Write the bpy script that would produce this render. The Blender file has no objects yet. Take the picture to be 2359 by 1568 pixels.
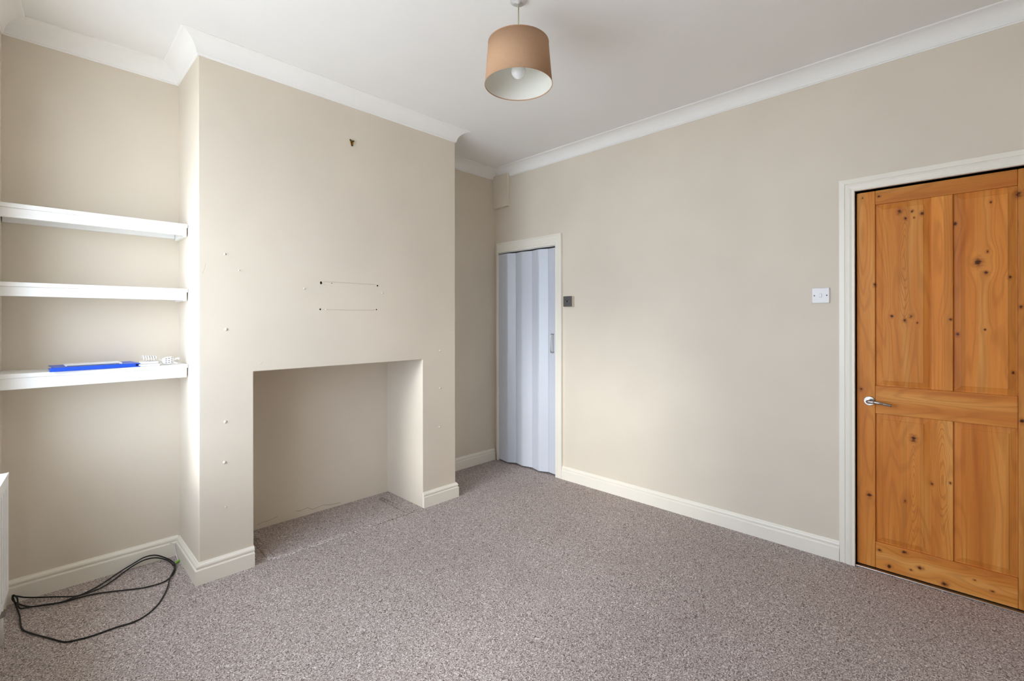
import bpy, bmesh, math, random
from mathutils import Vector, Matrix
random.seed(7)
S = bpy.context.scene
C = S.collection

# ------------------------------------------------------------------ camera, sky, exposure
FOC, IMW, IMH, HOR = 1086.93, 2359.0, 1568.0, 738.0
YAW, ROLL, CAMZ = math.radians(44.419), math.radians(0.079), 1.33
cd = bpy.data.cameras.new('camera')
cam = bpy.data.objects.new('camera', cd); C.objects.link(cam); S.camera = cam
cd.sensor_fit = 'HORIZONTAL'; cd.sensor_width = 36.0
cd.lens = FOC / IMW * 36.0
cd.shift_x = 0.0
cd.shift_y = -(IMH / 2 - HOR) / IMW
cd.clip_start = 0.02; cd.clip_end = 200
fwd = Vector((math.cos(YAW), math.sin(YAW), 0)); rgt = Vector((math.sin(YAW), -math.cos(YAW), 0)); up = Vector((0, 0, 1))
rgt, up = rgt * math.cos(ROLL) - up * math.sin(ROLL), up * math.cos(ROLL) + rgt * math.sin(ROLL)
cam.matrix_world = Matrix(((rgt.x, up.x, -fwd.x, 0), (rgt.y, up.y, -fwd.y, 0), (rgt.z, up.z, -fwd.z, CAMZ), (0, 0, 0, 1)))

SKY = (0.845, 0.94, 1.13); SKY_STRENGTH = 9.5
w = bpy.data.worlds.new('overcast_sky'); S.world = w; w.use_nodes = True
bg = w.node_tree.nodes['Background']; bg.inputs[0].default_value = (*SKY, 1); bg.inputs[1].default_value = SKY_STRENGTH
sl = bpy.data.lights.new('hazy_sun', 'SUN'); sl.energy = 1.8; sl.angle = math.radians(14); sl.color = (1.0, .985, .96)
so_ = bpy.data.objects.new('hazy_sun', sl); C.objects.link(so_)
so_.rotation_euler = Vector((1, .175, -.32)).to_track_quat('-Z', 'Y').to_euler()
S.view_settings.view_transform = 'Standard'; S.view_settings.look = 'None'
S.view_settings.exposure = -0.13; S.view_settings.gamma = 1.0; S.view_settings.use_curve_mapping = False
S.cycles.max_bounces = 7; S.cycles.diffuse_bounces = 5; S.cycles.glossy_bounces = 2; S.cycles.transparent_max_bounces = 8
S.cycles.sample_clamp_indirect = 8.0

# ------------------------------------------------------------------ room dimensions (metres)
XL0, SKEW = -0.095, math.radians(4.5)      # left wall corner at the recess, its slight skew
YB, YBR, YC = 3.256, 3.294, 2.804          # left recess back, right recess back, chimney front
XCL, XCR, XR = 0.595, 2.248, 3.135         # chimney flanks, right wall
FXL, FXR, FZ, FYB = 0.850, 1.951, 1.054, 3.269   # fireplace opening
ZC, ZCOV, YN = 2.759, 2.6746, -0.85        # ceiling, coving bottom, near wall
def xl(y): return XL0 + (y - YB) * math.tan(SKEW)

# ------------------------------------------------------------------ helpers
def s2l(c):
    return tuple((v / 12.92 if v <= .04045 else ((v + .055) / 1.055) ** 2.4) for v in (x / 255.0 for x in c))

class M:
    """small node-graph helper"""
    def __init__(s, name, rough=.6, spec=.5, metal=0.0):
        s.m = bpy.data.materials.new(name); s.m.use_nodes = True
        s.t = s.m.node_tree; s.b = s.t.nodes['Principled BSDF']
        s.b.inputs['Roughness'].default_value = rough
        s.b.inputs['Metallic'].default_value = metal
        s.b.inputs['Specular IOR Level'].default_value = spec
    def n(s, kind, **kw):
        nd = s.t.nodes.new(kind)
        for k, v in kw.items(): setattr(nd, k, v)
        return nd
    def l(s, a, b): s.t.links.new(a, b)
    def coord(s, scale=(1, 1, 1), loc=(0, 0, 0), rot=(0, 0, 0)):
        tc = s.n('ShaderNodeTexCoord'); mp = s.n('ShaderNodeMapping')
        mp.inputs['Scale'].default_value = scale; mp.inputs['Location'].default_value = loc; mp.inputs['Rotation'].default_value = rot
        s.l(tc.outputs['Object'], mp.inputs['Vector']); return mp.outputs['Vector']
    def noise(s, vec, scale, detail=2, rough=.5, dist=0):
        nd = s.n('ShaderNodeTexNoise'); s.l(vec, nd.inputs['Vector'])
        nd.inputs['Scale'].default_value = scale; nd.inputs['Detail'].default_value = detail
        nd.inputs['Roughness'].default_value = rough; nd.inputs['Distortion'].default_value = dist
        return nd.outputs['Fac']
    def math(s, op, a, b=None, c=None):
        nd = s.n('ShaderNodeMath', operation=op)
        for i, v in enumerate((a, b, c)):
            if v is None: continue
            if isinstance(v, (int, float)): nd.inputs[i].default_value = v
            else: s.l(v, nd.inputs[i])
        return nd.outputs[0]
    def maprange(s, v, a, b, c, d, smooth=False):
        nd = s.n('ShaderNodeMapRange'); s.l(v, nd.inputs[0])
        if smooth: nd.interpolation_type = 'SMOOTHSTEP'
        for i, x in enumerate((a, b, c, d)): nd.inputs[i + 1].default_value = x
        return nd.outputs[0]
    def ramp(s, v, stops, mode='LINEAR'):
        nd = s.n('ShaderNodeValToRGB'); nd.color_ramp.interpolation = mode; s.l(v, nd.inputs[0])
        e = nd.color_ramp.elements
        while len(e) < len(stops): e.new(.5)
        for i, (p, c) in enumerate(stops): e[i].position = p; e[i].color = (*c, 1)
        return nd.outputs[0]
    def mix(s, f, a, b, mode='MIX'):
        nd = s.n('ShaderNodeMix', data_type='RGBA', blend_type=mode)
        for i, v in ((0, f), (6, a), (7, b)):
            if isinstance(v, (int, float)): nd.inputs[i].default_value = v
            elif isinstance(v, tuple): nd.inputs[i].default_value = (*v, 1)
            else: s.l(v, nd.inputs[i])
        return nd.outputs[2]
    def color(s, c):
        if isinstance(c, tuple): s.b.inputs['Base Color'].default_value = (*c, 1)
        else: s.l(c, s.b.inputs['Base Color'])
        return s
    def bump(s, h, strength=.2, dist=.002):
        nd = s.n('ShaderNodeBump'); nd.inputs['Strength'].default_value = strength; nd.inputs['Distance'].default_value = dist
        s.l(h, nd.inputs['Height']); s.l(nd.outputs[0], s.b.inputs['Normal']); return s

def paint(name, c, var=.03, rough=.75, bump=.12, spec=.3):
    k = M(name, rough, spec); v = k.coord()
    a = k.noise(v, 2.2, 2)
    lin = s2l(c)
    k.color(k.mix(k.maprange(a, .3, .7, 0, 1), tuple(x * (1 - var) for x in lin), tuple(x * (1 + var) for x in lin)))
    k.bump(k.noise(v, 11, 2), bump, .004)
    return k.m

def plain(name, c, rough=.5, spec=.5, metal=0.0, noise=.06, scale=40):
    k = M(name, rough, spec, metal); v = k.coord(); lin = s2l(c)
    k.color(k.mix(k.noise(v, scale, 2), tuple(x * (1 - noise) for x in lin), tuple(min(1, x * (1 + noise)) for x in lin)))
    return k.m

def build(name, verts, faces, mat=None, parent=None, smooth=False, recalc=True, bevel=0.0, segs=2, merge=True):
    """one mesh object from world-space vertices; a child's vertices are stored relative to its thing's base"""
    off = Vector((0, 0, 0)); p = parent
    while p is not None: off += p.location; p = p.parent
    me = bpy.data.meshes.new(name)
    me.from_pydata([tuple(Vector(v) - off) for v in verts], [], faces)
    bm = bmesh.new(); bm.from_mesh(me)
    if merge: bmesh.ops.remove_doubles(bm, verts=bm.verts, dist=1e-5)
    if recalc: bmesh.ops.recalc_face_normals(bm, faces=bm.faces)
    bm.to_mesh(me); bm.free()
    o = bpy.data.objects.new(name, me); C.objects.link(o)
    if parent: o.parent = parent
    if mat: me.materials.append(mat)
    if smooth:
        for f in me.polygons: f.use_smooth = True
    if bevel:
        md = o.modifiers.new('bevel', 'BEVEL'); md.width = bevel; md.segments = segs; md.limit_method = 'ANGLE'; md.angle_limit = math.radians(40)
    return o

class G:
    """geometry collector (world coordinates)"""
    def __init__(s, fn=None): s.v = []; s.f = []; s.fn = fn or (lambda p: p)
    def add(s, vs, fs):
        b = len(s.v); s.v += [tuple(s.fn(Vector(p))) for p in vs]; s.f += [tuple(b + i for i in f) for f in fs]; return s
    def box(s, x0, x1, y0, y1, z0, z1):
        return s.add([(x, y, z) for x in (x0, x1) for y in (y0, y1) for z in (z0, z1)],
                     [(0, 1, 3, 2), (4, 6, 7, 5), (0, 4, 5, 1), (2, 3, 7, 6), (0, 2, 6, 4), (1, 5, 7, 3)])
    def tube(s, pts, r, n=8, caps=True):
        pts = [Vector(p) for p in pts]; rings = []
        t0 = (pts[1] - pts[0]).normalized(); nrm = t0.orthogonal().normalized()
        for i, p in enumerate(pts):
            t = (pts[min(i + 1, len(pts) - 1)] - pts[max(i - 1, 0)]).normalized()
            nrm = (nrm - t * nrm.dot(t)).normalized(); b = t.cross(nrm)
            rr = r[i] if isinstance(r, (list, tuple)) else r
            rings.append([p + (nrm * math.cos(2 * math.pi * k / n) + b * math.sin(2 * math.pi * k / n)) * rr for k in range(n)])
        vs = [q for ring in rings for q in ring]
        fs = [(i * n + k, i * n + (k + 1) % n, (i + 1) * n + (k + 1) % n, (i + 1) * n + k) for i in range(len(pts) - 1) for k in range(n)]
        if caps: fs += [tuple(reversed(range(n))), tuple((len(pts) - 1) * n + k for k in range(n))]
        return s.add(vs, fs)
    def lathe(s, prof, cx, cy, n=48, axis='z', closed=False):
        """prof: (r, h); axis z: around vertical at cx,cy"""
        vs = []; m = len(prof)
        for k in range(n):
            a = 2 * math.pi * k / n
            for r, h in prof: vs.append((cx + r * math.cos(a), cy + r * math.sin(a), h))
        fs = []
        for k in range(n):
            k2 = (k + 1) % n
            for j in range(m if closed else m - 1):
                j2 = (j + 1) % m
                fs.append((k * m + j, k2 * m + j, k2 * m + j2, k * m + j2))
        return s.add(vs, fs)
    def sweep(s, path, prof, to3, closed=False):
        """mitred sweep: path in a plane, prof closed polygon of (offset to the left, height)"""
        path = [Vector(p) for p in path]; n = len(path); m = len(prof); vs = []
        for i in range(n):
            p = path[i]
            d0 = (p - path[i - 1]).normalized() if (closed or i > 0) else None
            d1 = (path[(i + 1) % n] - p).normalized() if (closed or i < n - 1) else None
            if d0 is None: d0 = d1
            if d1 is None: d1 = d0
            n0 = Vector((-d0.y, d0.x)); n1 = Vector((-d1.y, d1.x))
            mt = (n0 + n1); mt = mt / (1 + n0.dot(n1))
            for u, v in prof: vs.append(to3(p + mt * u, v))
        fs = []
        for i in range(n if closed else n - 1):
            i2 = (i + 1) % n
            for j in range(m):
                j2 = (j + 1) % m
                fs.append((i * m + j, i2 * m + j, i2 * m + j2, i * m + j2))
        if not closed:
            fs += [tuple(range(m)), tuple((n - 1) * m + j for j in reversed(range(m)))]
        return s.add(vs, fs)
    def make(s, name, mat, parent=None, **kw): return build(name, s.v, s.f, mat, parent, **kw)

def spline(pts, per=6):
    pts = [Vector(p) for p in pts]; out = []
    for i in range(len(pts) - 1):
        p0, p1, p2, p3 = pts[max(i - 1, 0)], pts[i], pts[i + 1], pts[min(i + 2, len(pts) - 1)]
        for k in range(per):
            t = k / per
            out.append(.5 * ((2 * p1) + (p2 - p0) * t + (2 * p0 - 5 * p1 + 4 * p2 - p3) * t * t + (3 * p1 - p0 - 3 * p2 + p3) * t ** 3))
    return out + [pts[-1]]

def empty(name, loc):
    o = bpy.data.objects.new(name, None); o.empty_display_size = .05; C.objects.link(o); o.location = loc; return o
def tag(o, label, cat=None, group=None, kind=None):
    o['label'] = label
    if cat: o['category'] = cat
    if group: o['group'] = group
    if kind: o['kind'] = kind
    return o
def struct(o, label): return tag(o, label, kind='structure')

# ------------------------------------------------------------------ materials
WALL = paint('wall_paint', (220.5, 209.8, 193.5), .03, .8, .10)
CEIL = paint('ceiling_paint', (240, 238, 235), .012, .85, .05)
COVE = paint('coving_paint', (242, 240, 236), .012, .7, .04)
TRIM = paint('gloss_white', (239, 233, 220), .015, .38, .05, .5)
SHELF = paint('shelf_white', (240, 240, 238), .012, .4, .05, .5)
RAD = plain('radiator_enamel', (238, 238, 236), .32, .5, 0, .01)
BOUNCE = plain('bounce_paving', (226, 222, 214), .9, .2, 0, .08, 6)  # paving tone raised so it reflects light up to the ceiling
UNLIT = plain('unlit_dark', (30, 28, 26), .9, .1)  # near-black colour stands in for the lack of light behind the doors
HOLE = plain('hole_black', (22, 18, 15), .95, .05)
SCUFF = plain('scuff_grey', (203, 191, 174), .9, .1)
CRACK = plain('crack_beige', (172, 158, 138), .9, .1)  # dark beige of the plaster cracks themselves
FILLER = paint('filler_paint', (214, 206, 192), .02, .7, .05)
CHROME = plain('chrome', (168, 165, 160), .24, .5, 1.0, .03)
STEEL = plain('brushed_steel', (190, 188, 184), .35, .5, 1.0, .05)
BRASS = plain('brass', (150, 116, 44), .4, .5, 1.0, .15, 300)
BLACKC = plain('black_cable', (26, 26, 27), .45, .4)
WHITEP = plain('white_plastic', (226, 224, 222), .35, .5, 0, .01)
GREYP = plain('grey_slot', (110, 108, 105), .6, .3)
CREAMP = plain('cream_plastic', (228, 219, 202), .45, .4, 0, .02)
DKSW = plain('dark_grey_plate', (88, 86, 85), .5, .4, 0, .08)
BLUE = plain('blue_folder', (34, 84, 205), .35, .5, 0, .05)
PAPER = plain('white_paper', (240, 240, 240), .7, .3, 0, .01)
PRINT = plain('grey_print', (120, 122, 128), .7, .3, 0, .3, 60)
GREEN = plain('green_sleeve', (140, 205, 60), .5, .4, 0, .1)
PVC = plain('pvc_panel', (204, 208, 217), .38, .5, 0, .015, 8)
LINING = plain('shade_lining', (226, 224, 214), .8, .3, 0, .01)

def fabric():
    k = M('taupe_fabric', .9, .2); v = k.coord((1, 1, 1))
    wv = k.noise(k.coord((60, 60, 900)), 1, 2); wh = k.noise(k.coord((900, 900, 60)), 1, 2)
    f = k.math('MULTIPLY', k.math('ADD', wv, wh), .5)
    k.color(k.mix(f, s2l((170, 132, 102)), s2l((200, 164, 132)))); k.bump(f, .25, .001)
    return k.m
FABRIC = fabric()

def carpet():
    k = M('carpet_pile', .95, .05)
    v = k.coord()
    def worms(scale, off):
        mp = k.n('ShaderNodeMapping'); mp.inputs['Location'].default_value = (off, off * 1.7, off * .3); k.l(v, mp.inputs['Vector'])
        return k.noise(mp.outputs[0], scale, 0, .5, .9)
    n1, n2 = worms(52, 0), worms(60, 3.1)
    # curled loop tufts: contour bands of two smooth fields
    l1 = k.math('SINE', k.math('MULTIPLY', n1, 17.0)); l2 = k.math('SINE', k.math('MULTIPLY', n2, 19.0))
    t = k.math('ADD', k.math('MULTIPLY', k.math('MULTIPLY', l1, l2), .36), .5)
    t = k.math('ADD', t, k.math('MULTIPLY', k.math('SUBTRACT', k.noise(v, 170, 1), .5), .75))
    big = k.noise(v, 2.0, 2)
    col = k.ramp(t, [(.12, s2l((100, 86, 80))), (.42, s2l((164, 150, 145))), (.62, s2l((188, 177, 172))), (.9, s2l((236, 227, 222)))])
    col = k.mix(k.maprange(big, .3, .7, 0, .18), col, s2l((142, 128, 120)))
    k.color(col)
    return k.m
CARPET = carpet()

def wood(name, vertical=True, seed=0.0, knots=(), strips=None, tone=1.0, cath=None):
    """varnished knotty pine; local coords: y across the door, z up; knots (y, z, size)"""
    k = M(name, .5, .22)
    base = k.coord()
    sep = k.n('ShaderNodeSeparateXYZ'); k.l(base, sep.inputs[0])
    a, l = (sep.outputs[1], sep.outputs[2]) if vertical else (sep.outputs[2], sep.outputs[1])
    # knots: proximity fields, and the grain bends round them
    dark = None; bend = None
    for (ky, kz, ks) in knots:
        ka, kl = (ky, kz) if vertical else (kz, ky)
        r = .0080 * ks
        da = k.math('SUBTRACT', a, ka); dl = k.math('SUBTRACT', l, kl)
        q = k.math('ADD', k.math('MULTIPLY', da, da), k.math('MULTIPLY', k.math('MULTIPLY', dl, dl), .55))
        d = k.math('SQRT', q)
        spot = k.math('DIVIDE', d, r)
        g = k.math('MULTIPLY', k.math('DIVIDE', da, r), k.math('EXPONENT', k.math('MULTIPLY', q, -1 / (2 * (2.6 * r) ** 2))))
        g = k.math('MULTIPLY', g, r * .9)
        dark = spot if dark is None else k.math('MINIMUM', dark, spot)
        bend = g if bend is None else k.math('ADD', bend, g)
    aa = a if bend is None else k.math('SUBTRACT', a, bend)
    cmb = k.n('ShaderNodeCombineXYZ'); k.l(aa, cmb.inputs[0]); k.l(l, cmb.inputs[1]); cmb.inputs[2].default_value = seed
    def sc(ax, lx):
        mp = k.n('ShaderNodeMapping'); mp.inputs['Scale'].default_value = (ax, lx, 1); k.l(cmb.outputs[0], mp.inputs['Vector']); return mp.outputs[0]
    broad = k.noise(sc(16, .8), 1, 3, .55)
    # growth rings: contour lines of a slowly varying field
    field = k.noise(sc(9, .9), 1, 1.5, .4)
    rings = k.math('SINE', k.math('MULTIPLY', field, 95.0))
    rings = k.maprange(rings, .1, 1, 0, 1)
    pores = k.noise(sc(420, 7), 1, 2, .6)
    col = k.ramp(broad, [(.25, s2l((196, 114, 46))), (.5, s2l((214, 138, 62))), (.75, s2l((226, 162, 88)))])
    if strips:
        ss = k.maprange(a, strips[0], strips[1], 0, 1)
        st = k.ramp(ss, [(p, (v, v * .97, v * .92)) for p, v in strips[2]], 'CONSTANT')
        col = k.mix(1.0, col, st, 'MULTIPLY')
    col = k.mix(k.math('MULTIPLY', rings, .24), col, s2l((150, 82, 30)))
    if cath:   # flame figure: nested pointed rings
        cy, cz, wdt = cath
        ca = k.math('ABSOLUTE', k.math('DIVIDE', k.math('SUBTRACT', a, cy), wdt))
        cl0 = k.math('SUBTRACT', l, cz); cl = k.math('SQRT', k.math('ADD', k.math('MULTIPLY', cl0, cl0), .0012))
        fld = k.math('ADD', k.math('POWER', ca, 1.8), k.math('MULTIPLY', cl, 5.5))
        fl = k.math('SINE', k.math('MULTIPLY', k.math('ADD', fld, k.math('MULTIPLY', k.noise(sc(26, 5), 1, 2), 1.1)), 24))
        m1 = k.math('MULTIPLY', k.maprange(ca, .75, 1.0, 1, 0, True), k.maprange(cl, .25, .36, 1, 0, True))
        col = k.mix(k.math('MULTIPLY', k.math('MULTIPLY', k.maprange(fl, .2, 1, 0, 1), m1), .34), col, s2l((140, 76, 26)))
    col = k.mix(k.maprange(pores, .55, .8, 0, .28), col, s2l((138, 74, 28)))
    if dark is not None:
        dn = k.math('ADD', dark, k.math('MULTIPLY', k.math('SUBTRACT', k.noise(sc(150, 95), 1, 1), .5), 1.3))
        col = k.mix(k.maprange(dn, .5, 1.9, .55, 0, True), col, s2l((148, 76, 28)))
        col = k.mix(k.maprange(dn, .25, .85, .92, 0, True), col, s2l((58, 25, 10)))
    if tone != 1.0: col = k.mix(1.0, col, (tone, tone, tone), 'MULTIPLY')
    k.color(col); k.bump(k.math('ADD', k.math('MULTIPLY', pores, .4), rings), .06, .001)
    return k.m

def glass():
    m = bpy.data.materials.new('window_glass'); m.use_nodes = True; t = m.node_tree
    t.nodes.remove(t.nodes['Principled BSDF']); out = t.nodes['Material Output']
    tr = t.nodes.new('ShaderNodeBsdfTransparent'); tr.inputs[0].default_value = (.97, .985, .98, 1)
    gl = t.nodes.new('ShaderNodeBsdfGlossy'); gl.inputs['Roughness'].default_value = .02
    fr = t.nodes.new('ShaderNodeFresnel'); fr.inputs[0].default_value = 1.45; mx = t.nodes.new('ShaderNodeMixShader')
    ge = t.nodes.new('ShaderNodeNewGeometry'); ml = t.nodes.new('ShaderNodeMath'); ml.operation = 'MULTIPLY_ADD'   # outer surfaces only: no false total reflection inside the thin pane
    ml.inputs[1].default_value = -1.0; t.links.new(ge.outputs['Backfacing'], ml.inputs[0]); ml.inputs[2].default_value = 1.0
    m2 = t.nodes.new('ShaderNodeMath'); m2.operation = 'MULTIPLY'; t.links.new(ml.outputs[0], m2.inputs[0]); t.links.new(fr.outputs[0], m2.inputs[1])
    t.links.new(m2.outputs[0], mx.inputs[0]); t.links.new(tr.outputs[0], mx.inputs[1]); t.links.new(gl.outputs[0], mx.inputs[2])
    t.links.new(mx.outputs[0], out.inputs[0]); return m
GLASS = glass()

# ------------------------------------------------------------------ room shell
floor = struct(G().box(-.62, 3.72, YN - .1, 3.5, -.12, 0).make('floor', CARPET), 'grey brown flecked loop carpet covering the whole floor')
ceil = struct(G().box(-.62, 3.3, YN - .1, 3.5, ZC, ZC + .1).make('ceiling', CEIL), 'plain white plaster ceiling')
T = .10
struct(G().box(XL0 - .3, XCL + .02, YB, YB + T, 0, ZC).make('wall_recess_left', WALL), 'beige back wall of the shelved recess')
struct(G().box(XCR - .02, XR + T, YBR, YBR + T, 0, ZC).make('wall_recess_right', WALL), 'beige back wall of the narrow recess by the folding door')

# chimney breast with an open square fireplace
YE = 3.45
def chimney():
    z0, z1 = 0, ZC
    v = [(XCL, YC, z0), (FXL, YC, z0), (FXR, YC, z0), (XCR, YC, z0),
         (XCL, YC, FZ), (FXL, YC, FZ), (FXR, YC, FZ), (XCR, YC, FZ),
         (XCL, YC, z1), (XCR, YC, z1),
         (XCL, YE, z0), (XCR, YE, z0), (XCL, YE, z1), (XCR, YE, z1),
         (FXL + .012, FYB, z0), (FXR, FYB, z0), (FXL + .012, FYB, FZ), (FXR, FYB, FZ)]
    f = [(0, 1, 5, 4), (2, 3, 7, 6), (4, 5, 6, 7, 9, 8), (0, 4, 8, 12, 10), (3, 11, 13, 9, 7), (10, 12, 13, 11), (8, 9, 13, 12),
         (1, 14, 16, 5), (15, 2, 6, 17), (14, 15, 17, 16), (5, 16, 17, 6)]
    return build('wall_chimney', v, f, WALL, recalc=False, bevel=.004)
wc = chimney()
struct(wc, 'beige chimney breast with an open square fireplace recess')

# right wall with two door openings
D1L, D1R, D1H = .462, -.232, 2.022      # pine door opening (far jamb, near jamb, head)
D2L, D2R, D2H = 3.240, 2.540, 1.972     # folding door opening
g = G()
g.box(XR, XR + T, D2L, YBR + T, 0, ZC); g.box(XR, XR + T, D2R, D2L, D2H, ZC)
g.box(XR, XR + T, D1L, D2R, 0, ZC); g.box(XR, XR + T, D1R, D1L, D1H, ZC); g.box(XR, XR + T, YN - T, D1R, 0, ZC)
struct(g.make('wall_right', WALL, merge=False), 'long beige wall with the folding door and the pine door')
# boxes added behind the two doors to keep sky light out of the gaps
g = G(); x0, x1 = XR + T, 3.62
def shellbox(g, x0, x1, y0, y1, z1):
    g.box(x1, x1 + .03, y0 - .03, y1 + .03, 0, z1 + .03); g.box(x0, x1, y1, y1 + .03, 0, z1 + .03)
    g.box(x0, x1, y0 - .03, y0, 0, z1 + .03); g.box(x0, x1, y0, y1, z1, z1 + .03)
shellbox(g, x0, x1, 2.45, 3.36, 2.1)
struct(g.make('wall_light_block_far', UNLIT, merge=False), 'added dark box behind the folding door that keeps its gaps black')
g = G(); shellbox(g, x0, x1, -.36, .58, 2.15)
struct(g.make('wall_light_block_near', UNLIT, merge=False), 'added dark box behind the pine door that stops sky light leaking through')

# left wall, slightly out of square, with the window (local s runs from the recess corner towards the camera, n outwards)
DS = Vector((-math.sin(SKEW), -math.cos(SKEW), 0)); DN = Vector((-math.cos(SKEW), math.sin(SKEW), 0))
def LW(p): return Vector((XL0, YB, 0)) + DS * p.x + DN * p.y + Vector((0, 0, p.z))
W0, W1, WZ0, WZ1, WT = .40, 2.58, .26, 2.38, .46
g = G(LW)
g.box(-.15, W0, 0, WT, 0, ZC); g.box(W1, 4.25, 0, WT, 0, ZC); g.box(W0, W1, 0, WT, 0, WZ0 - .03); g.box(W0, W1, 0, WT, WZ1, ZC)
struct(g.make('wall_left', WALL, merge=False), 'beige window wall at the left edge above the radiator')

struct(G().box(-.62, XR + T, YN - T, YN, 0, ZC).make('wall_near', WALL), 'beige wall at the near end of the room')

# painted sash window, two panes
def sash_window(name, label, fn, W0, W1, WZ0, WZ1, nose, s_dir, inward):
    win = G(fn); fw, ny0, ny1 = .05, .33, .42
    win.box(W0, W0 + fw, ny0, ny1, WZ0, WZ1).box(W1 - fw, W1, ny0, ny1, WZ0, WZ1)
    win.box(W0 + fw, W1 - fw, ny0, ny1, WZ0, WZ0 + .06).box(W0 + fw, W1 - fw, ny0, ny1, WZ1 - fw, WZ1)
    wo = struct(win.make(name, TRIM, merge=False), label)
    zm = (WZ0 + WZ1) / 2
    for (a, b, n0) in ((WZ0 + .06, zm + .02, .345), (zm - .02, WZ1 - fw, .38)):
        gs = G(fn); t = .04
        gs.box(W0 + fw, W0 + fw + t, n0, n0 + .03, a, b).box(W1 - fw - t, W1 - fw, n0, n0 + .03, a, b)
        gs.box(W0 + fw + t, W1 - fw - t, n0, n0 + .03, a, a + t).box(W0 + fw + t, W1 - fw - t, n0, n0 + .03, b - t, b)
        so = gs.make('sash', TRIM, wo, merge=False)
        G(fn).box(W0 + fw + t, W1 - fw - t, n0 + .013, n0 + .017, a + t, b - t).make('pane', GLASS, so)
    G(fn).box(W0 + .001, W1 - .001, -nose, WT, WZ0 - .0295, WZ0 - .0005).make('window_sill', TRIM, wo, bevel=.006)
    # portal filling the opening: it only guides the sampling of the sky
    pl = bpy.data.lights.new('window_portal', 'AREA'); pl.shape = 'RECTANGLE'; pl.size = W1 - W0; pl.size_y = WZ1 - WZ0
    pl.cycles.is_portal = True
    po = bpy.data.objects.new('window_portal', pl); C.objects.link(po)
    pc = fn(Vector(((W0 + W1) / 2, WT + .01, (WZ0 + WZ1) / 2)))
    tx = s_dir; ty = (-inward).cross(tx)
    po.matrix_world = Matrix(((tx.x, ty.x, -inward.x, pc.x), (tx.y, ty.y, -inward.y, pc.y), (tx.z, ty.z, -inward.z, pc.z), (0, 0, 0, 1)))
sash_window('window_1', 'white painted sash window in the left wall', LW, W0, W1, WZ0, WZ1, .012, DS, -DN)

# outside: unseen yard, added and kept pale to bounce light onto the ceiling
struct(G().box(-12, -.65, -12, 10, -.3, -.2).box(-.65, 12, -12, -1.2, -.3, -.2).make('ground_bounce', BOUNCE, merge=False), 'unseen pale yard added to bounce daylight up through the window')

# ------------------------------------------------------------------ coving, skirting, architraves
room = [(xl(YN), YN), (XR, YN), (XR, YBR), (XCR, YBR), (XCR, YC), (XCL, YC), (XCL, YB), (xl(YB), YB)]
CP = .086; cvh = ZC - ZCOV
prof = [(0, 0), (0, -cvh), (.004, -cvh), (.0055, -cvh + .006)]
R_ = .076
for i in range(11):
    a = math.radians(4 + 82 * i / 10)
    prof.append((CP - .001 - R_ * math.cos(a), -cvh + .002 + R_ * math.sin(a)))
prof += [(CP - .003, -.0055), (CP, -.004), (CP, 0)]
struct(G().sweep(room, prof, lambda p, v: (p.x, p.y, ZC + v), closed=True).make('trim_1', COVE), 'white plaster cove running round the ceiling edge')

t = .0188
sk = [(0, 0), (t, 0), (t, .072), (t - .0015, .0755), (t - .006, .077), (t - .006, .082), (t - .0035, .087), (t - .0035, .092), (t - .006, .098), (t - .011, .1035), (t - .013, .108), (0, .108)]
xyz = lambda p, v: (p.x, p.y, v)
def skirting(name, path, label): return struct(G().sweep(path, sk, xyz).make(name, TRIM), label)
skirting('baseboard_left', [(XCL - 0, YC + .0), (XCL, YB), (xl(YB), YB), (xl(YN), YN)][1:], 'cream skirting board along the shelved recess')
skirting('baseboard_chimney_left', [(FXL, YC), (XCL, YC), (XCL, YB - .0)], 'cream skirting board wrapping the left foot of the chimney breast')
skirting('baseboard_chimney_right', [(XCR, YBR), (XCR, YC), (FXR, YC)], 'cream skirting board wrapping the right foot of the chimney breast')
skirting('baseboard_recess_right', [(XR - .02, YBR), (XCR, YBR)], 'cream skirting board in the narrow recess by the folding door')
skirting('baseboard_right', [(XR, .5335), (XR, D2R - .066)], 'long white skirting board between the two doors')
skirting('baseboard_near', [(XR, YN), (XR, D1R - .072)], 'white skirting board on the near side of the pine door')

yz = lambda x: (lambda p, v: (x - v, p.x, p.y))
arch = [(0, 0), (0, .011), (.003, .014), (.024, .0165), (.0265, .0165), (.028, .012), (.031, .012), (.033, .0185), (.040, .021), (.050, .0205), (.060, .017), (.068, .0185), (.070, .0205), (.072, .019), (.072, 0)]
# profile offset counts from the outer edge towards the opening
A1 = .072
p1 = [(D1L + A1, 0), (D1L + A1, D1H + A1 + .004), (D1R - A1, D1H + A1 + .004), (D1R - A1, 0)]
def architrave(path, prof, xw):
    # path runs up the far jamb, over the head and down; offsets to its left side point inwards
    gg = G(); pts = [Vector(p) for p in path]
    area = sum(pts[i].x * pts[(i + 1) % 4].y - pts[(i + 1) % 4].x * pts[i].y for i in range(4))
    if area < 0: pts = list(reversed(pts))
    gg.sweep(pts, prof, yz(xw)); return gg
tr1 = struct(architrave(p1, arch, XR).make('trim_2', TRIM), 'white moulded architrave round the pine door')
# door lining
G().box(XR, XR + T, D1L, D1L + .0005 + .018, 0, D1H + .018).box(XR, XR + T, D1R - .0185, D1R, 0, D1H + .018).box(XR, XR + T, D1R, D1L, D1H, D1H + .018).make('door_lining', TRIM, tr1, merge=False)
zo = D2H + .090
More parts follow.
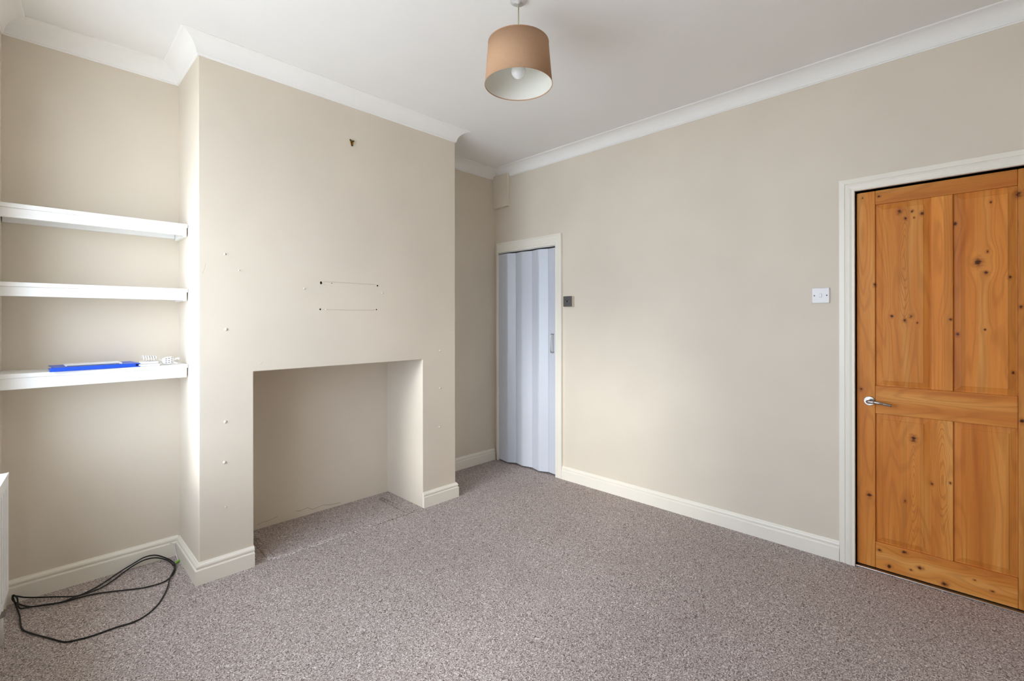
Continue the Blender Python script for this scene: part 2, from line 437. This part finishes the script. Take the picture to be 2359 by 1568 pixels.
# head board is cut into the corner; near jamb runs to the floor, far jamb is a narrow strip in the corner
hd = G()
hd.box(XR - .020, XR, D2R - .064, D2L + .018, D2H + .018, zo)
hd.box(XR - .024, XR, D2R - .0655, D2L + .0175, zo - .012, zo + .001)
hd.box(XR - .0245, XR, D2R - .066, D2R - .054, 0, zo + .0015)
hd.box(XR - .019, XR, D2R - .0545, D2R - .019, 0, D2H + .021)
hd.box(XR - .022, XR, D2R - .020, D2R, 0, D2H + .022)
hd.box(XR - .023, XR, D2R, D2L, D2H, D2H + .022)
hd.box(XR - .018, XR, D2L, D2L + .022, 0, D2H + .02)
tr3 = struct(hd.make('trim_3', TRIM, merge=False, bevel=.0025), 'cream painted frame round the folding door')
# boxed-in pipe near the ceiling corner
struct(G().box(XR - .034, XR, 3.096, YBR, 2.398, ZCOV + .03).make('trim_4', WALL, bevel=.003), 'small beige boxing in the corner below the coving')
# thin pale metal strip under the pine door
struct(G().box(XR - .008, XR + .03, D1R, D1L, 0, .007).make('trim_5', STEEL, bevel=.002), 'thin pale metal strip under the pine door')

# raised carpet ridges where the old hearth lies under the carpet
ridge_prof = [(-.020, 0), (-.016, .004), (-.006, .009), (.006, .009), (.016, .004), (.020, 0)]
gr = G(); gr.sweep([(.952, 3.13), (.944, 2.80), (1.838, 2.80), (1.836, 3.17)], ridge_prof, xyz)
rd = gr.make('hearth_ridge', CARPET, floor, smooth=True); rd['label'] = 'low ridge in the carpet outlining the old hearth'

# ------------------------------------------------------------------ marks on the chimney breast
def disc(name, x, z, r, mat, depth=.003, rz=None):
    rz = rz or r; n = 10; y = YC
    vs = []; 
    for rr, dd in ((1, 0), (.8, depth * .7), (.4, depth)):
        vs += [(x + r * rr * math.cos(2 * math.pi * i / n), y - dd - .0002, z + rz * rr * math.sin(2 * math.pi * i / n)) for i in range(n)]
    vs.append((x, y - depth * 1.05, z)); c = len(vs) - 1
    fs = [(j * n + i, j * n + (i + 1) % n, (j + 1) * n + (i + 1) % n, (j + 1) * n + i) for j in (0, 1) for i in range(n)]
    fs += [(2 * n + i, 2 * n + (i + 1) % n, c) for i in range(n)]
    return build(name, vs, fs, mat, wc, smooth=True)
for x, z, r, rz in ((1.222, 1.558, .0065, .009), (1.597, 1.560, .005, .0055), (1.217, 1.399, .0055, .005), (1.590, 1.403, .0045, .0045), (1.288, 1.559, .0025, .003)):
    disc('screw_hole', x, z, r, HOLE, .0008, rz)
for x, z, r in ((1.634, 1.513, .006), (1.123, 1.519, .005), (.713, 1.680, .006), (.718, 1.285, .008), (.714, .801, .008), (.710, .590, .008), (.715, .355, .004), (2.104, 1.109, .006), (2.105, .835, .006), (2.098, .550, .006), (.78, 1.60, .004), (1.25, 1.398, .004)):
    disc('filler_spot', x, z, r, FILLER, .005)
def mark(name, pts, wdt, mat, axis='y', plane=YC, eps=.0004):
    gg = G(); pts = [Vector((p[0], 0, p[1])) for p in pts]
    for a, b in zip(pts, pts[1:]):
        d = (b - a).normalized(); nn = Vector((-d.z, 0, d.x)) * wdt / 2
        gg.add([(q.x, plane - eps, q.z) for q in (a - nn, b - nn, b + nn, a + nn)], [(0, 1, 2, 3)])
    return gg.make(name, mat, wc)
mark('scuff_line', [(1.235, 1.566), (1.40, 1.567), (1.585, 1.566)], .005, SCUFF)
mark('scuff_line', [(1.23, 1.398), (1.40, 1.397), (1.58, 1.400)], .005, SCUFF)
mark('scuff_line', [(1.228, 1.556), (1.256, 1.545)], .003, SCUFF)
mark('scuff_line', [(.612, 1.57), (.622, 1.60), (.627, 1.625)], .002, SCUFF)
mark('scuff_line', [(.885, 1.09), (.898, 1.105)], .003, SCUFF)
cr = [(1.01, .030), (1.041, .036), (1.074, .036), (1.135, .046)]
mark('plaster_crack', cr, .0025, CRACK, plane=FYB)
mark('plaster_crack', [(1.25, .050), (1.279, .041), (1.328, .049), (1.364, .027), (1.436, .036), (1.49, .024), (1.564, .018)], .003, CRACK, plane=FYB)

# ------------------------------------------------------------------ pine door
LX = XR + .014          # face of the leaf
d1 = empty('door_1', (LX, D1L, 0)); struct(d1, 'varnished knotty pine panel door at the right edge')
e = .004
yl, yr = D1L - e, D1R + e
z0, z1 = .012, D1H - .004
TH = .036
KN = [(0.277, 1.893, 1.6), (0.252, 1.852, 0.9), (0.189, 1.868, 1.1), (0.226, 1.885, 0.8), (0.219, 1.852, 0.6), (0.38, 1.516, 1), (0.308, 1.35, 1), (0.256, 1.327, 1), (0.231, 1.349, 1.1), (0.207, 1.315, 0.6), (0.438, 0.956, 1.1), (0.083, 1.332, 0.9), (0.058, 1.261, 1.1), (-0.056, 1.881, 0.6), (-0.045, 1.652, 0.7), (-0.012, 1.603, 2.2), (-0.04, 1.553, 1), (-0.118, 1.527, 1), (-0.036, 1.284, 0.6), (-0.144, 1.902, 1.6), (-0.151, 1.389, 1), (-0.127, 1.087, 0.9), (0.066, 1.8, 1), (0.222, 0.724, 1.8), (0.403, 0.392, 1.5), (0.152, 0.512, 1), (0.085, 0.531, 0.7), (0.256, 0.396, 0.8), (0.259, 0.134, 1.2), (0.32, 0.040, 1.4), (0.196, 0.075, 1.2), (0.107, 0.030, 1.6), (0.233, 0.053, 0.7), (0.36, 0.111, 1), (-0.154, 0.871, 1.3), (0.431, 1.99, 0.5), (.36, 1.985, .8), (.0, .09, .6), (-.06, .06, .7)]
def kin(ya, yb, za, zb):     # knots that lie on a piece, in door-local coordinates
    return [(y - D1L, z, s) for y, z, s in KN if min(ya, yb) - .006 <= y <= max(ya, yb) + .006 and za - .006 <= z <= zb + .006]
YS1, YM1, YM2, YS2 = .377, .154, .074, -.142     # inner edges: lock stile, muntin, hinge stile
ZB, ZL0, ZL1, ZT = .151, .834, .981, 1.943       # rails
def piece(name, ya, yb, za, zb, vertical, seed, tone=1.0, cath=None, strips=None):
    m = wood('pine_' + name, vertical, seed, kin(ya, yb, za, zb), strips, tone, cath)
    return G().box(LX, LX + TH, min(ya, yb), max(ya, yb), za, zb).make(name, m, d1, bevel=.0035)
piece('stile', yl, YS1 + .0004, z0, z1, True, 1.3)
piece('stile', YS2 - .0004, yr, z0, z1, True, 4.1, .86)
piece('rail', YS1, YS2, ZT, z1, False, 7.7, .88)
lr = piece('rail', YS1, YS2, ZL0, ZL1, False, 9.2, .97)
piece('rail', YS1, YS2, z0, ZB, False, 12.4)
L = D1L
piece('muntin', YM1, YM2, ZL1, ZT, True, 15.8, 1.06, None, (YM2 - L, YM1 - L, [(0, .88), (.42, 1.06)]))
piece('muntin', YM1, YM2, ZB, ZL0, True, 18.3, 1.02, (.112 - L, .54, .030))
def panel(ya, yb, za, zb, seed, strips, cath=None):
    """raised and fielded panel between ya > yb"""
    m = wood('pine_panel', True, seed, kin(ya, yb, za, zb), (yb - L, ya - L, strips), 1.0, cath)
    dp, lip, mg = .013, .006, .028
    rings = [(0, dp), (lip, dp), (mg, .0065), (mg + .0015, .0045), (mg + .003, .0045)]
    vs = []
    for o, d in rings:
        vs += [(LX + d, ya - o, za + o), (LX + d, yb + o, za + o), (LX + d, yb + o, zb - o), (LX + d, ya - o, zb - o)]
    fs = [(4 * i + k, 4 * i + (k + 1) % 4, 4 * i + 4 + (k + 1) % 4, 4 * i + 4 + k) for i in range(len(rings) - 1) for k in range(4)]
    b = 4 * (len(rings) - 1); fs.append((b, b + 1, b + 2, b + 3))
    n = len(vs); vs += [(LX + TH - .004, y, z) for y, z in ((ya, za), (yb, za), (yb, zb), (ya, zb))]
    fs += [(k, (k + 1) % 4, n + (k + 1) % 4, n + k) for k in range(4)] + [(n, n + 1, n + 2, n + 3)]
    return build('panel', vs, fs, m, d1)
panel(YS1, YM1, ZL1, ZT, 21.1, [(0, .94), (.13, .92), (.33, .9), (.60, .95), (.78, .97)], (.258 - L, 1.62, .028))
panel(YM2, YS2, ZL1, ZT, 24.6, [(0, .86), (.15, 1.06), (.40, .98), (.62, 1.07), (.80, .88), (.93, .9)])
panel(YS1, YM1, ZB, ZL0, 27.9, [(0, .96), (.14, .88), (.2, 1.02), (.42, .9), (.5, .98)], (.222 - L, .47, .022))
panel(YM2, YS2, ZB, ZL0, 31.2, [(0, .9), (.18, 1.0), (.5, .97), (.8, 1.0)])
# lever handle
hx, hy, hz = LX, .402, .897
def disc_x(g, x0, x1, r0, r1, n=28):
    vs = [(x0, hy + r0 * math.cos(2 * math.pi * i / n), hz + r0 * math.sin(2 * math.pi * i / n)) for i in range(n)] + \
         [(x1, hy + r1 * math.cos(2 * math.pi * i / n), hz + r1 * math.sin(2 * math.pi * i / n)) for i in range(n)]
    fs = [(i, (i + 1) % n, n + (i + 1) % n, n + i) for i in range(n)] + [tuple(range(n)), tuple(range(n, 2 * n))]
    return g.add(vs, fs)
hb = G(); disc_x(hb, LX, LX - .007, .0255, .0245); 
hr = hb.make('handle_rose', CHROME, d1, bevel=.0015)
hl = G().tube(spline([(LX - .006, hy, hz), (LX - .03, hy, hz), (LX - .044, hy + .001, hz), (LX - .050, hy - .012, hz + .001), (LX - .052, hy - .035, hz + .0005), (LX - .052, hy - .07, hz - .004), (LX - .050, hy - .098, hz - .009)], 6),
              [.0095] * 8 + [.0092] * 8 + [.0085] * 6 + [.0075] * 6 + [.0065] * 9, 14)
hl.make('lever', CHROME, hr, smooth=True)

# ------------------------------------------------------------------ folding PVC door
d2 = empty('door_2', (XR, D2R, 0)); struct(d2, 'pale blue grey folding vinyl door in the far corner')
zz = [(3.121, 3.241), (3.091, 3.099), (3.136, 3.027), (3.110, 2.931), (3.137, 2.829), (3.104, 2.726), (3.141, 2.641), (3.130, 2.549)]
zz = [(x + .010, y) for x, y in zz]
for i in range(7):
    a, b = Vector(zz[i]), Vector(zz[i + 1]); d = (b - a).normalized(); nn = Vector((-d.y, d.x)) * .003
    if nn.x > 0: nn = -nn
    a2, b2 = a + d * .0015, b - d * .0015
    gp = G(); vs = []
    for z in (.014, 1.953):
        vs += [(*(a2 + nn * .4), z), (*(a2 + d * .004 + nn), z), (*(b2 - d * .004 + nn), z), (*(b2 + nn * .4), z), (*(b2 - nn), z), (*(a2 - nn), z)]
    fs = [(k, (k + 1) % 6, 6 + (k + 1) % 6, 6 + k) for k in range(6)] + [tuple(range(6)), tuple(range(6, 12))]
    build('slat', vs, fs, PVC, d2)
    if i < 6:   # flexible hinge strip between the slats
        G().box(b.x - .0005, b.x + .0035, b.y - .004, b.y + .004, .014, 1.953).make('hinge_strip', PVC, d2)
G().box(XR - .012, XR + .045, D2R + .004, D2L - .004, D2H - .007, D2H - .0005).make('track', WHITEP, d2)
gh = G(); hyy, hxx = 2.577, 3.128
gh.tube(spline([(hxx + .012, hyy, 1.212), (hxx - .018, hyy, 1.212), (hxx - .028, hyy, 1.20), (hxx - .030, hyy, 1.135), (hxx - .028, hyy, 1.07), (hxx - .018, hyy, 1.058), (hxx + .012, hyy, 1.058)], 4), .0055, 10)
gh.make('pull_handle', STEEL, d2, smooth=True)

# ------------------------------------------------------------------ alcove shelves
SY = 3.020
for zt, h, lab in ((1.850, .062, 'topmost white painted alcove shelf in the left recess'),
                   (1.503, .062, 'middle white painted alcove shelf in the left recess'),
                   (1.098, .070, 'lowest white alcove shelf holding the blue folder')):
    sh = empty('alcove_shelf', ((xl(SY) + XCL) / 2, YB, zt - h)); tag(sh, lab, 'shelf', 'alcove shelves')
    bt = .020
    build('board', [(xl(SY) + .001, SY, zt - bt), (XCL - .0015, SY, zt - bt), (XCL - .0015, YB, zt - bt), (xl(YB) + .001, YB, zt - bt),
                    (xl(SY) + .001, SY, zt), (XCL - .0015, SY, zt), (XCL - .0015, YB, zt), (xl(YB) + .001, YB, zt)],
          [(0, 3, 2, 1), (4, 5, 6, 7), (0, 1, 5, 4), (1, 2, 6, 5), (2, 3, 7, 6), (3, 0, 4, 7)], SHELF, sh, bevel=.003)
    G().box(xl(SY) + .003, XCL - .006, SY + .006, SY + .024, zt - h, zt - bt).make('fascia', SHELF, sh, bevel=.002)
    G().box(XCL - .020, XCL - .0005, SY + .026, YB - .001, zt - bt - .045, zt - bt).make('batten', SHELF, sh, bevel=.002)
    G().box(xl(YB) + .002, XCL - .022, YB - .020, YB - .0005, zt - bt - .035, zt - bt).make('batten', SHELF, sh, bevel=.002)

# blue folder, papers, white adapter and oval unit on the lowest shelf
def slab(name, cx, cy, z, lx, ly, h, rot, mat, parent=None, bevel=.004, tilt=0):
    c, s_ = math.cos(rot), math.sin(rot)
    def fn(p): return Vector((cx + c * p.x - s_ * p.y, cy + s_ * p.x + c * p.y, z + p.z + tilt * p.x))
    return G(fn).box(-lx / 2, lx / 2, -ly / 2, ly / 2, 0, h).make(name, mat, parent, bevel=bevel, segs=3)
ZS = 1.098
fo = empty('document_folder', (.225, 3.11, ZS)); tag(fo, 'blue plastic document folder lying on the lowest shelf', 'folder')
slab('cover', .225, 3.105, ZS + .0005, .315, .19, .0045, .10, BLUE, fo, .002)
slab('sheets', .228, 3.112, ZS + .0052, .300, .172, .009, .10, plain('folder_inner', (60, 92, 190), .5), fo, .001)
slab('cover', .225, 3.106, ZS + .0144, .315, .188, .0045, .10, BLUE, fo, .002)
slab('spine', .2155, 3.0115, ZS + .0005, .314, .008, .0184, .10, BLUE, fo, .003)
pa = empty('paper_booklet', (.225, 3.1, ZS + .0192)); tag(pa, 'white printed booklet lying on top of the blue folder', 'booklet')
slab('page_block', .215, 3.098, ZS + .0194, .205, .13, .005, .04, PAPER, pa, .001)
slab('cover', .215, 3.098, ZS + .0246, .207, .133, .0012, .04, PAPER, pa, .0004)
slab('printed_panel', .213, 3.0305, ZS + .0206, .19, .001, .0028, .04, PRINT, pa, 0)
ad = empty('power_adapter', (.43, 3.06, ZS)); tag(ad, 'flat white adapter with its cable coiled on top, beside the blue folder', 'adapter')
slab('base', .432, 3.060, ZS + .0005, .088, .075, .011, -.12, WHITEP, ad, .004)
slab('lid', .430, 3.061, ZS + .0118, .080, .066, .012, -.12, WHITEP, ad, .005)
co = []
for i in range(100):
    a = i / 99 * 5.5 * 2 * math.pi
    co.append((.402 + .058 * i / 99, 3.066 + .016 * math.cos(a) - .004, ZS + .040 + .012 * math.sin(a) - .004 * i / 99))
G().tube(co, .0026, 7).make('coiled_cable', WHITEP, ad, smooth=True)
G().tube(spline([(.460, 3.062, ZS + .036), (.470, 3.058, ZS + .034), (.478, 3.056, ZS + .024), (.484, 3.057, ZS + .026)], 5), .0026, 7).make('lead', WHITEP, ad, smooth=True)
ov = empty('oval_socket_block', (.515, 3.062, ZS)); tag(ov, 'white rounded socket block with grey slots at the right shelf end', 'socket block')
def oval(name, mat, cx, cy, cz, rx, ry, rz, n=24, m=12, parent=None, rot=.45):
    vs = []; fs = []
    for j in range(m + 1):
        ph = math.pi * j / m
        for i in range(n):
            a = 2 * math.pi * i / n
            x, y, z = math.sin(ph) * math.cos(a), math.cos(ph), math.sin(ph) * math.sin(a)
            sx = math.copysign(abs(x) ** .75, x) * rx; sz = math.copysign(abs(z) ** .75, z) * rz; sy = math.copysign(abs(y) ** .55, y) * ry
            c, s_ = math.cos(rot), math.sin(rot)
            vs.append((cx + sx, cy + sy, cz + sz + .12 * sx))
    for j in range(m):
        for i in range(n): fs.append((j * n + i, j * n + (i + 1) % n, (j + 1) * n + (i + 1) % n, (j + 1) * n + i))
    return build(name, vs, fs, mat, parent, smooth=True)
oval('body', WHITEP, .510, 3.060, ZS + .0225, .0275, .016, .0205, parent=ov)
for r_, zrow in enumerate((.012, .0225, .033)):
    for c_ in range(3):
        xx = .497 + .0125 * c_; 
        G().box(xx, xx + .0065, 3.0425, 3.0455, ZS + zrow + .0016 * c_ - .0018, ZS + zrow + .0016 * c_ + .0014).make('slot', GREYP, ov, bevel=.0005)
G().tube(spline([(.534, 3.06, ZS + .024), (.548, 3.06, ZS + .030), (.556, 3.06, ZS + .031), (.560, 3.058, ZS + .026)], 5), .0048, 8).make('cable_tail', WHITEP, ov, smooth=True)
G().tube(spline([(.532, 3.055, ZS + .014), (.545, 3.05, ZS + .008), (.552, 3.048, ZS + .006)], 5), .0042, 8).make('cable_tail', WHITEP, ov, smooth=True)

# ------------------------------------------------------------------ radiator under the window
RS = .375; RLEN = 1.5; RZ0, RZ1 = .205, .700; RD0, RD1 = -.022, -.060
rb = LW(Vector((RS, -.03, 0)))
ra = empty('radiator', (rb.x, rb.y, RZ0)); tag(ra, 'white panel radiator at the left edge below the window', 'radiator')
gp = G(LW); 
n_r = 30
gp.box(RS, RS + RLEN, RD1 + .006, RD1, RZ0, RZ1 - .012)
gp.make('front_panel', RAD, ra, bevel=.003)
for k in range(24):
    s0 = RS + .05 + k * .0585
    G(LW).box(s0, s0 + .030, RD1 - .0025, RD1 + .001, RZ0 + .035, RZ1 - .05).make('pressed_rib', RAD, ra, bevel=.002)
G(LW).box(RS, RS + RLEN, RD0 - .004, RD0, RZ0 + .01, RZ1 - .015).make('back_panel', RAD, ra)
for s0 in (RS - .002, RS + RLEN + .0005):
    G(LW).box(s0, s0 + .0015, RD1 + .004, RD0 + .004, RZ0 + .02, RZ1 - .003).make('side_panel', RAD, ra, bevel=.0005)
gt = G(LW)
gt.box(RS - .002, RS + RLEN + .002, RD1 - .001, RD1 + .004, RZ1 - .014, RZ1); gt.box(RS - .002, RS + RLEN + .002, RD0, RD0 + .005, RZ1 - .014, RZ1)
for k in range(60):
    s0 = RS + k * RLEN / 60
    gt.box(s0, s0 + .012, RD1 + .004, RD0, RZ1 - .004, RZ1 - .001)
gt.make('top_grille', RAD, ra, merge=False)
G(LW).tube([(RS + .035, -.041, 0.0), (RS + .035, -.041, RZ0 + .02)], .0075, 10).make('pipe', RAD, ra, smooth=True)
G(LW).tube([(RS + .035, -.041, .12), (RS + .035, -.041, .145)], .014, 12).make('valve', CHROME, ra)

# ------------------------------------------------------------------ pendant lamp
px, py = 1.521, 1.448
la = empty('pendant_lamp', (px, py, ZC)); tag(la, 'taupe drum shade pendant lamp hanging from the ceiling', 'lamp')
G().lathe([(.0005, ZC - .020), (.007, ZC - .020), (.009, ZC - .014), (.034, ZC - .0125), (.0385, ZC - .009), (.0395, ZC - .003), (.0395, ZC - .0002)], px, py, 40).make('ceiling_rose', plain('satin_grey', (206, 202, 200), .3), la, smooth=True)
G().tube([(px, py, ZC - .018), (px, py, 2.52)], .0035, 10).make('cord', plain('cord_cream', (196, 186, 160), .6), la, smooth=True)
zb, zt_, rb_, rt_ = 2.378, 2.562, .150, .134
G().lathe([(rb_, zb), (rt_, zt_), (rt_ - .0012, zt_), (rb_ - .0012, zb)], px, py, 72, closed=True).make('shade', FABRIC, la, smooth=False)
sho = la.children[-1]
G().lathe([(rb_ - .0014, zb + .003), (rt_ - .0014, zt_ - .003), (rt_ - .0022, zt_ - .003), (rb_ - .0022, zb + .003)], px, py, 72, closed=True).make('lining', LINING, sho)
for r_, z_ in ((rb_, zb), (rt_, zt_)):
    G().tube([(px + r_ * math.cos(2 * math.pi * i / 72), py + r_ * math.sin(2 * math.pi * i / 72), z_) for i in range(73)], .0014, 6).make('rim', FABRIC, sho, smooth=True)
sp = G()
for k in range(3):
    a = 2 * math.pi * k / 3 + .4
    sp.tube([(px + .016 * math.cos(a), py + .016 * math.sin(a), zt_ - .035), (px + (rt_ - .003) * math.cos(a), py + (rt_ - .003) * math.sin(a), zt_ - .004)], .0016, 6)
sp.make('spider_frame', STEEL, la)
for o in (sho,) + tuple(sho.children):
    for f in o.data.polygons: f.use_smooth = abs(f.normal.z) < .5
G().lathe([(.0005, 2.532), (.010, 2.532), (.0165, 2.520), (.0165, 2.478), (.0145, 2.474), (.0005, 2.474)], px, py, 24).make('lamp_holder', WHITEP, la, smooth=True)
bp_ = [(.0125, 2.476), (.0135, 2.468)]
for i in range(15):
    a = math.radians(62 - 152 * i / 14)
    bp_.append((max(.0004, .0325 * math.cos(a)), 2.4385 + .0325 * math.sin(a)))
BULB = plain('opal_bulb', (240, 240, 240), .12, .5, 0, .005)
G().lathe(bp_, px, py, 32).make('bulb', BULB, la, smooth=True)

# ------------------------------------------------------------------ switches and hook
sw = empty('light_switch', (XR, .621, 1.469)); tag(sw, 'white plastic light switch beside the pine door', 'light switch')
G().box(XR - .009, XR, .578, .664, 1.426, 1.512).make('plate', WHITEP, sw, bevel=.003)
G().box(XR - .0125, XR - .007, .6145, .6275, 1.457, 1.481).make('rocker', WHITEP, sw, bevel=.002)
for yy in (.591, .651):
    G().tube([(XR - .0096, yy, 1.469), (XR - .0085, yy, 1.469)], .0036, 12).make('screw', plain('screw_dark', (60, 58, 56), .5), sw)
dm = empty('dimmer_switch', (XR, 2.42, 1.487)); tag(dm, 'dark grey square switch on a cream box beside the folding door', 'dimmer switch')
X0 = XR - .032
G().box(X0, XR, 2.352, 2.438, 1.444, 1.530).make('back_box', CREAMP, dm, bevel=.003)
G().box(X0 - .008, X0 - .0002, 2.352, 2.438, 1.444, 1.530).make('plate', DKSW, dm, bevel=.003)
G().tube([(X0 - .014, 2.395, 1.488), (X0 - .0075, 2.395, 1.488)], .007, 16).make('knob', plain('knob_dark', (40, 38, 38), .4), dm)
for yy in (2.378, 2.413):
    G().tube([(X0 - .0088, yy, 1.487), (X0 - .0075, yy, 1.487)], .0036, 12).make('screw', STEEL, dm)
hk = empty('picture_hook', (1.419, YC, 2.453)); tag(hk, 'small brass picture hook high on the chimney breast', 'picture hook')
pts = [(-.013, .016), (.013, .013), (.004, -.020), (-.003, -.020)]
vs = [(1.419 + x, YC - .0002, 2.453 + z) for x, z in pts] + [(1.419 + x, YC - .0028, 2.453 + z) for x, z in pts]
build('plate', vs, [(0, 1, 2, 3), (4, 5, 6, 7)] + [(k, (k + 1) % 4, 4 + (k + 1) % 4, 4 + k) for k in range(4)], BRASS, hk)
for x, z in ((-.0105, .0135), (.0098, .0105), (.0008, -.0185)):
    G().tube([(1.419 + x, YC - .0008, 2.453 + z), (1.419 + x, YC - .006, 2.453 + z)], .0045, 10).make('pin', plain('pin_dark', (48, 32, 14), .5), hk)
G().tube(spline([(1.4195, YC - .003, 2.462), (1.4195, YC - .012, 2.452), (1.4195, YC - .013, 2.442), (1.4195, YC - .016, 2.438), (1.4195, YC - .018, 2.444)], 4), .0028, 8).make('prong', BRASS, hk, smooth=True)

# ------------------------------------------------------------------ cables on the carpet
cab = [(0.560, 3.128, 0.006), (0.546, 3.116, 0.006), (0.538, 3.043, 0.006), (0.511, 2.977, 0.006), (0.468, 2.94, 0.006), (0.405, 2.945, 0.006), (0.356, 2.969, 0.006), (0.294, 3.008, 0.006), (0.223, 3.05, 0.006), (0.167, 3.065, 0.006), (0.098, 3.074, 0.006), (0.045, 3.105, 0.006), (-0.003, 3.132, 0.006), (-0.038, 3.189, 0.008), (-0.056, 3.221, 0.016), (-0.061, 3.223, 0.034), (-0.052, 3.222, 0.039), (-0.012, 3.215, 0.018), (0.077, 3.141, 0.014), (0.148, 3.076, 0.014), (0.192, 3.087, 0.012), (0.249, 3.136, 0.008), (0.319, 3.211, 0.008), (0.386, 3.222, 0.031), (0.431, 3.222, 0.047), (0.478, 3.222, 0.042), (0.52, 3.210, 0.018), (0.543, 3.146, 0.012), (0.545, 3.078, 0.014), (0.524, 3.01, 0.014), (0.501, 2.951, 0.014), (0.469, 2.846, 0.007), (0.421, 2.738, 0.005), (0.367, 2.671, 0.005), (0.317, 2.647, 0.005), (0.259, 2.655, 0.005), (0.186, 2.655, 0.005), (0.141, 2.665, 0.005), (0.098, 2.686, 0.005), (0.06, 2.753, 0.005), (0.009, 2.847, 0.005), (-0.025, 2.924, 0.005), (-0.033, 3.004, 0.005), (-0.036, 3.074, 0.005), (-0.048, 3.17, 0.012), (-0.060, 3.219, 0.045), (-0.045, 3.19, .040), (-0.037, 3.113, 0.022), (-0.003, 3.103, 0.017), (0.045, 3.077, 0.016), (0.097, 3.053, 0.016), (0.147, 3.054, 0.020), (0.195, 3.058, 0.018), (0.246, 3.091, 0.010), (0.296, 3.143, 0.008), (0.332, 3.188, 0.008), (0.386, 3.219, 0.021), (0.431, 3.217, 0.034), (0.478, 3.215, 0.030), (0.518, 3.196, 0.014), (0.536, 3.150, 0.008), (0.541, 3.10, .005)]
ca = empty('black_cable', (.25, 2.95, 0)); tag(ca, 'loosely looped black cable lying on the carpet below the shelves', 'cable')
G().tube(spline(cab, 6), .0033, 8).make('cord', BLACKC, ca, smooth=True)
G().tube(spline([(.572, 3.140, .008), (.566, 3.134, .007), (.548, 3.118, .006)], 4), .0052, 10).make('green_sleeve', GREEN, ca, smooth=True)
tag(G().tube(spline([(.548, 3.2345, .080), (.560, 3.226, .078), (.568, 3.222, .060), (.571, 3.215, .030), (.5715, 3.18, .008), (.571, 3.150, .006)], 6), .0024, 8).make('white_wire', WHITEP, smooth=True), 'thin white wire running from the skirting corner to the green sleeve', 'wire')
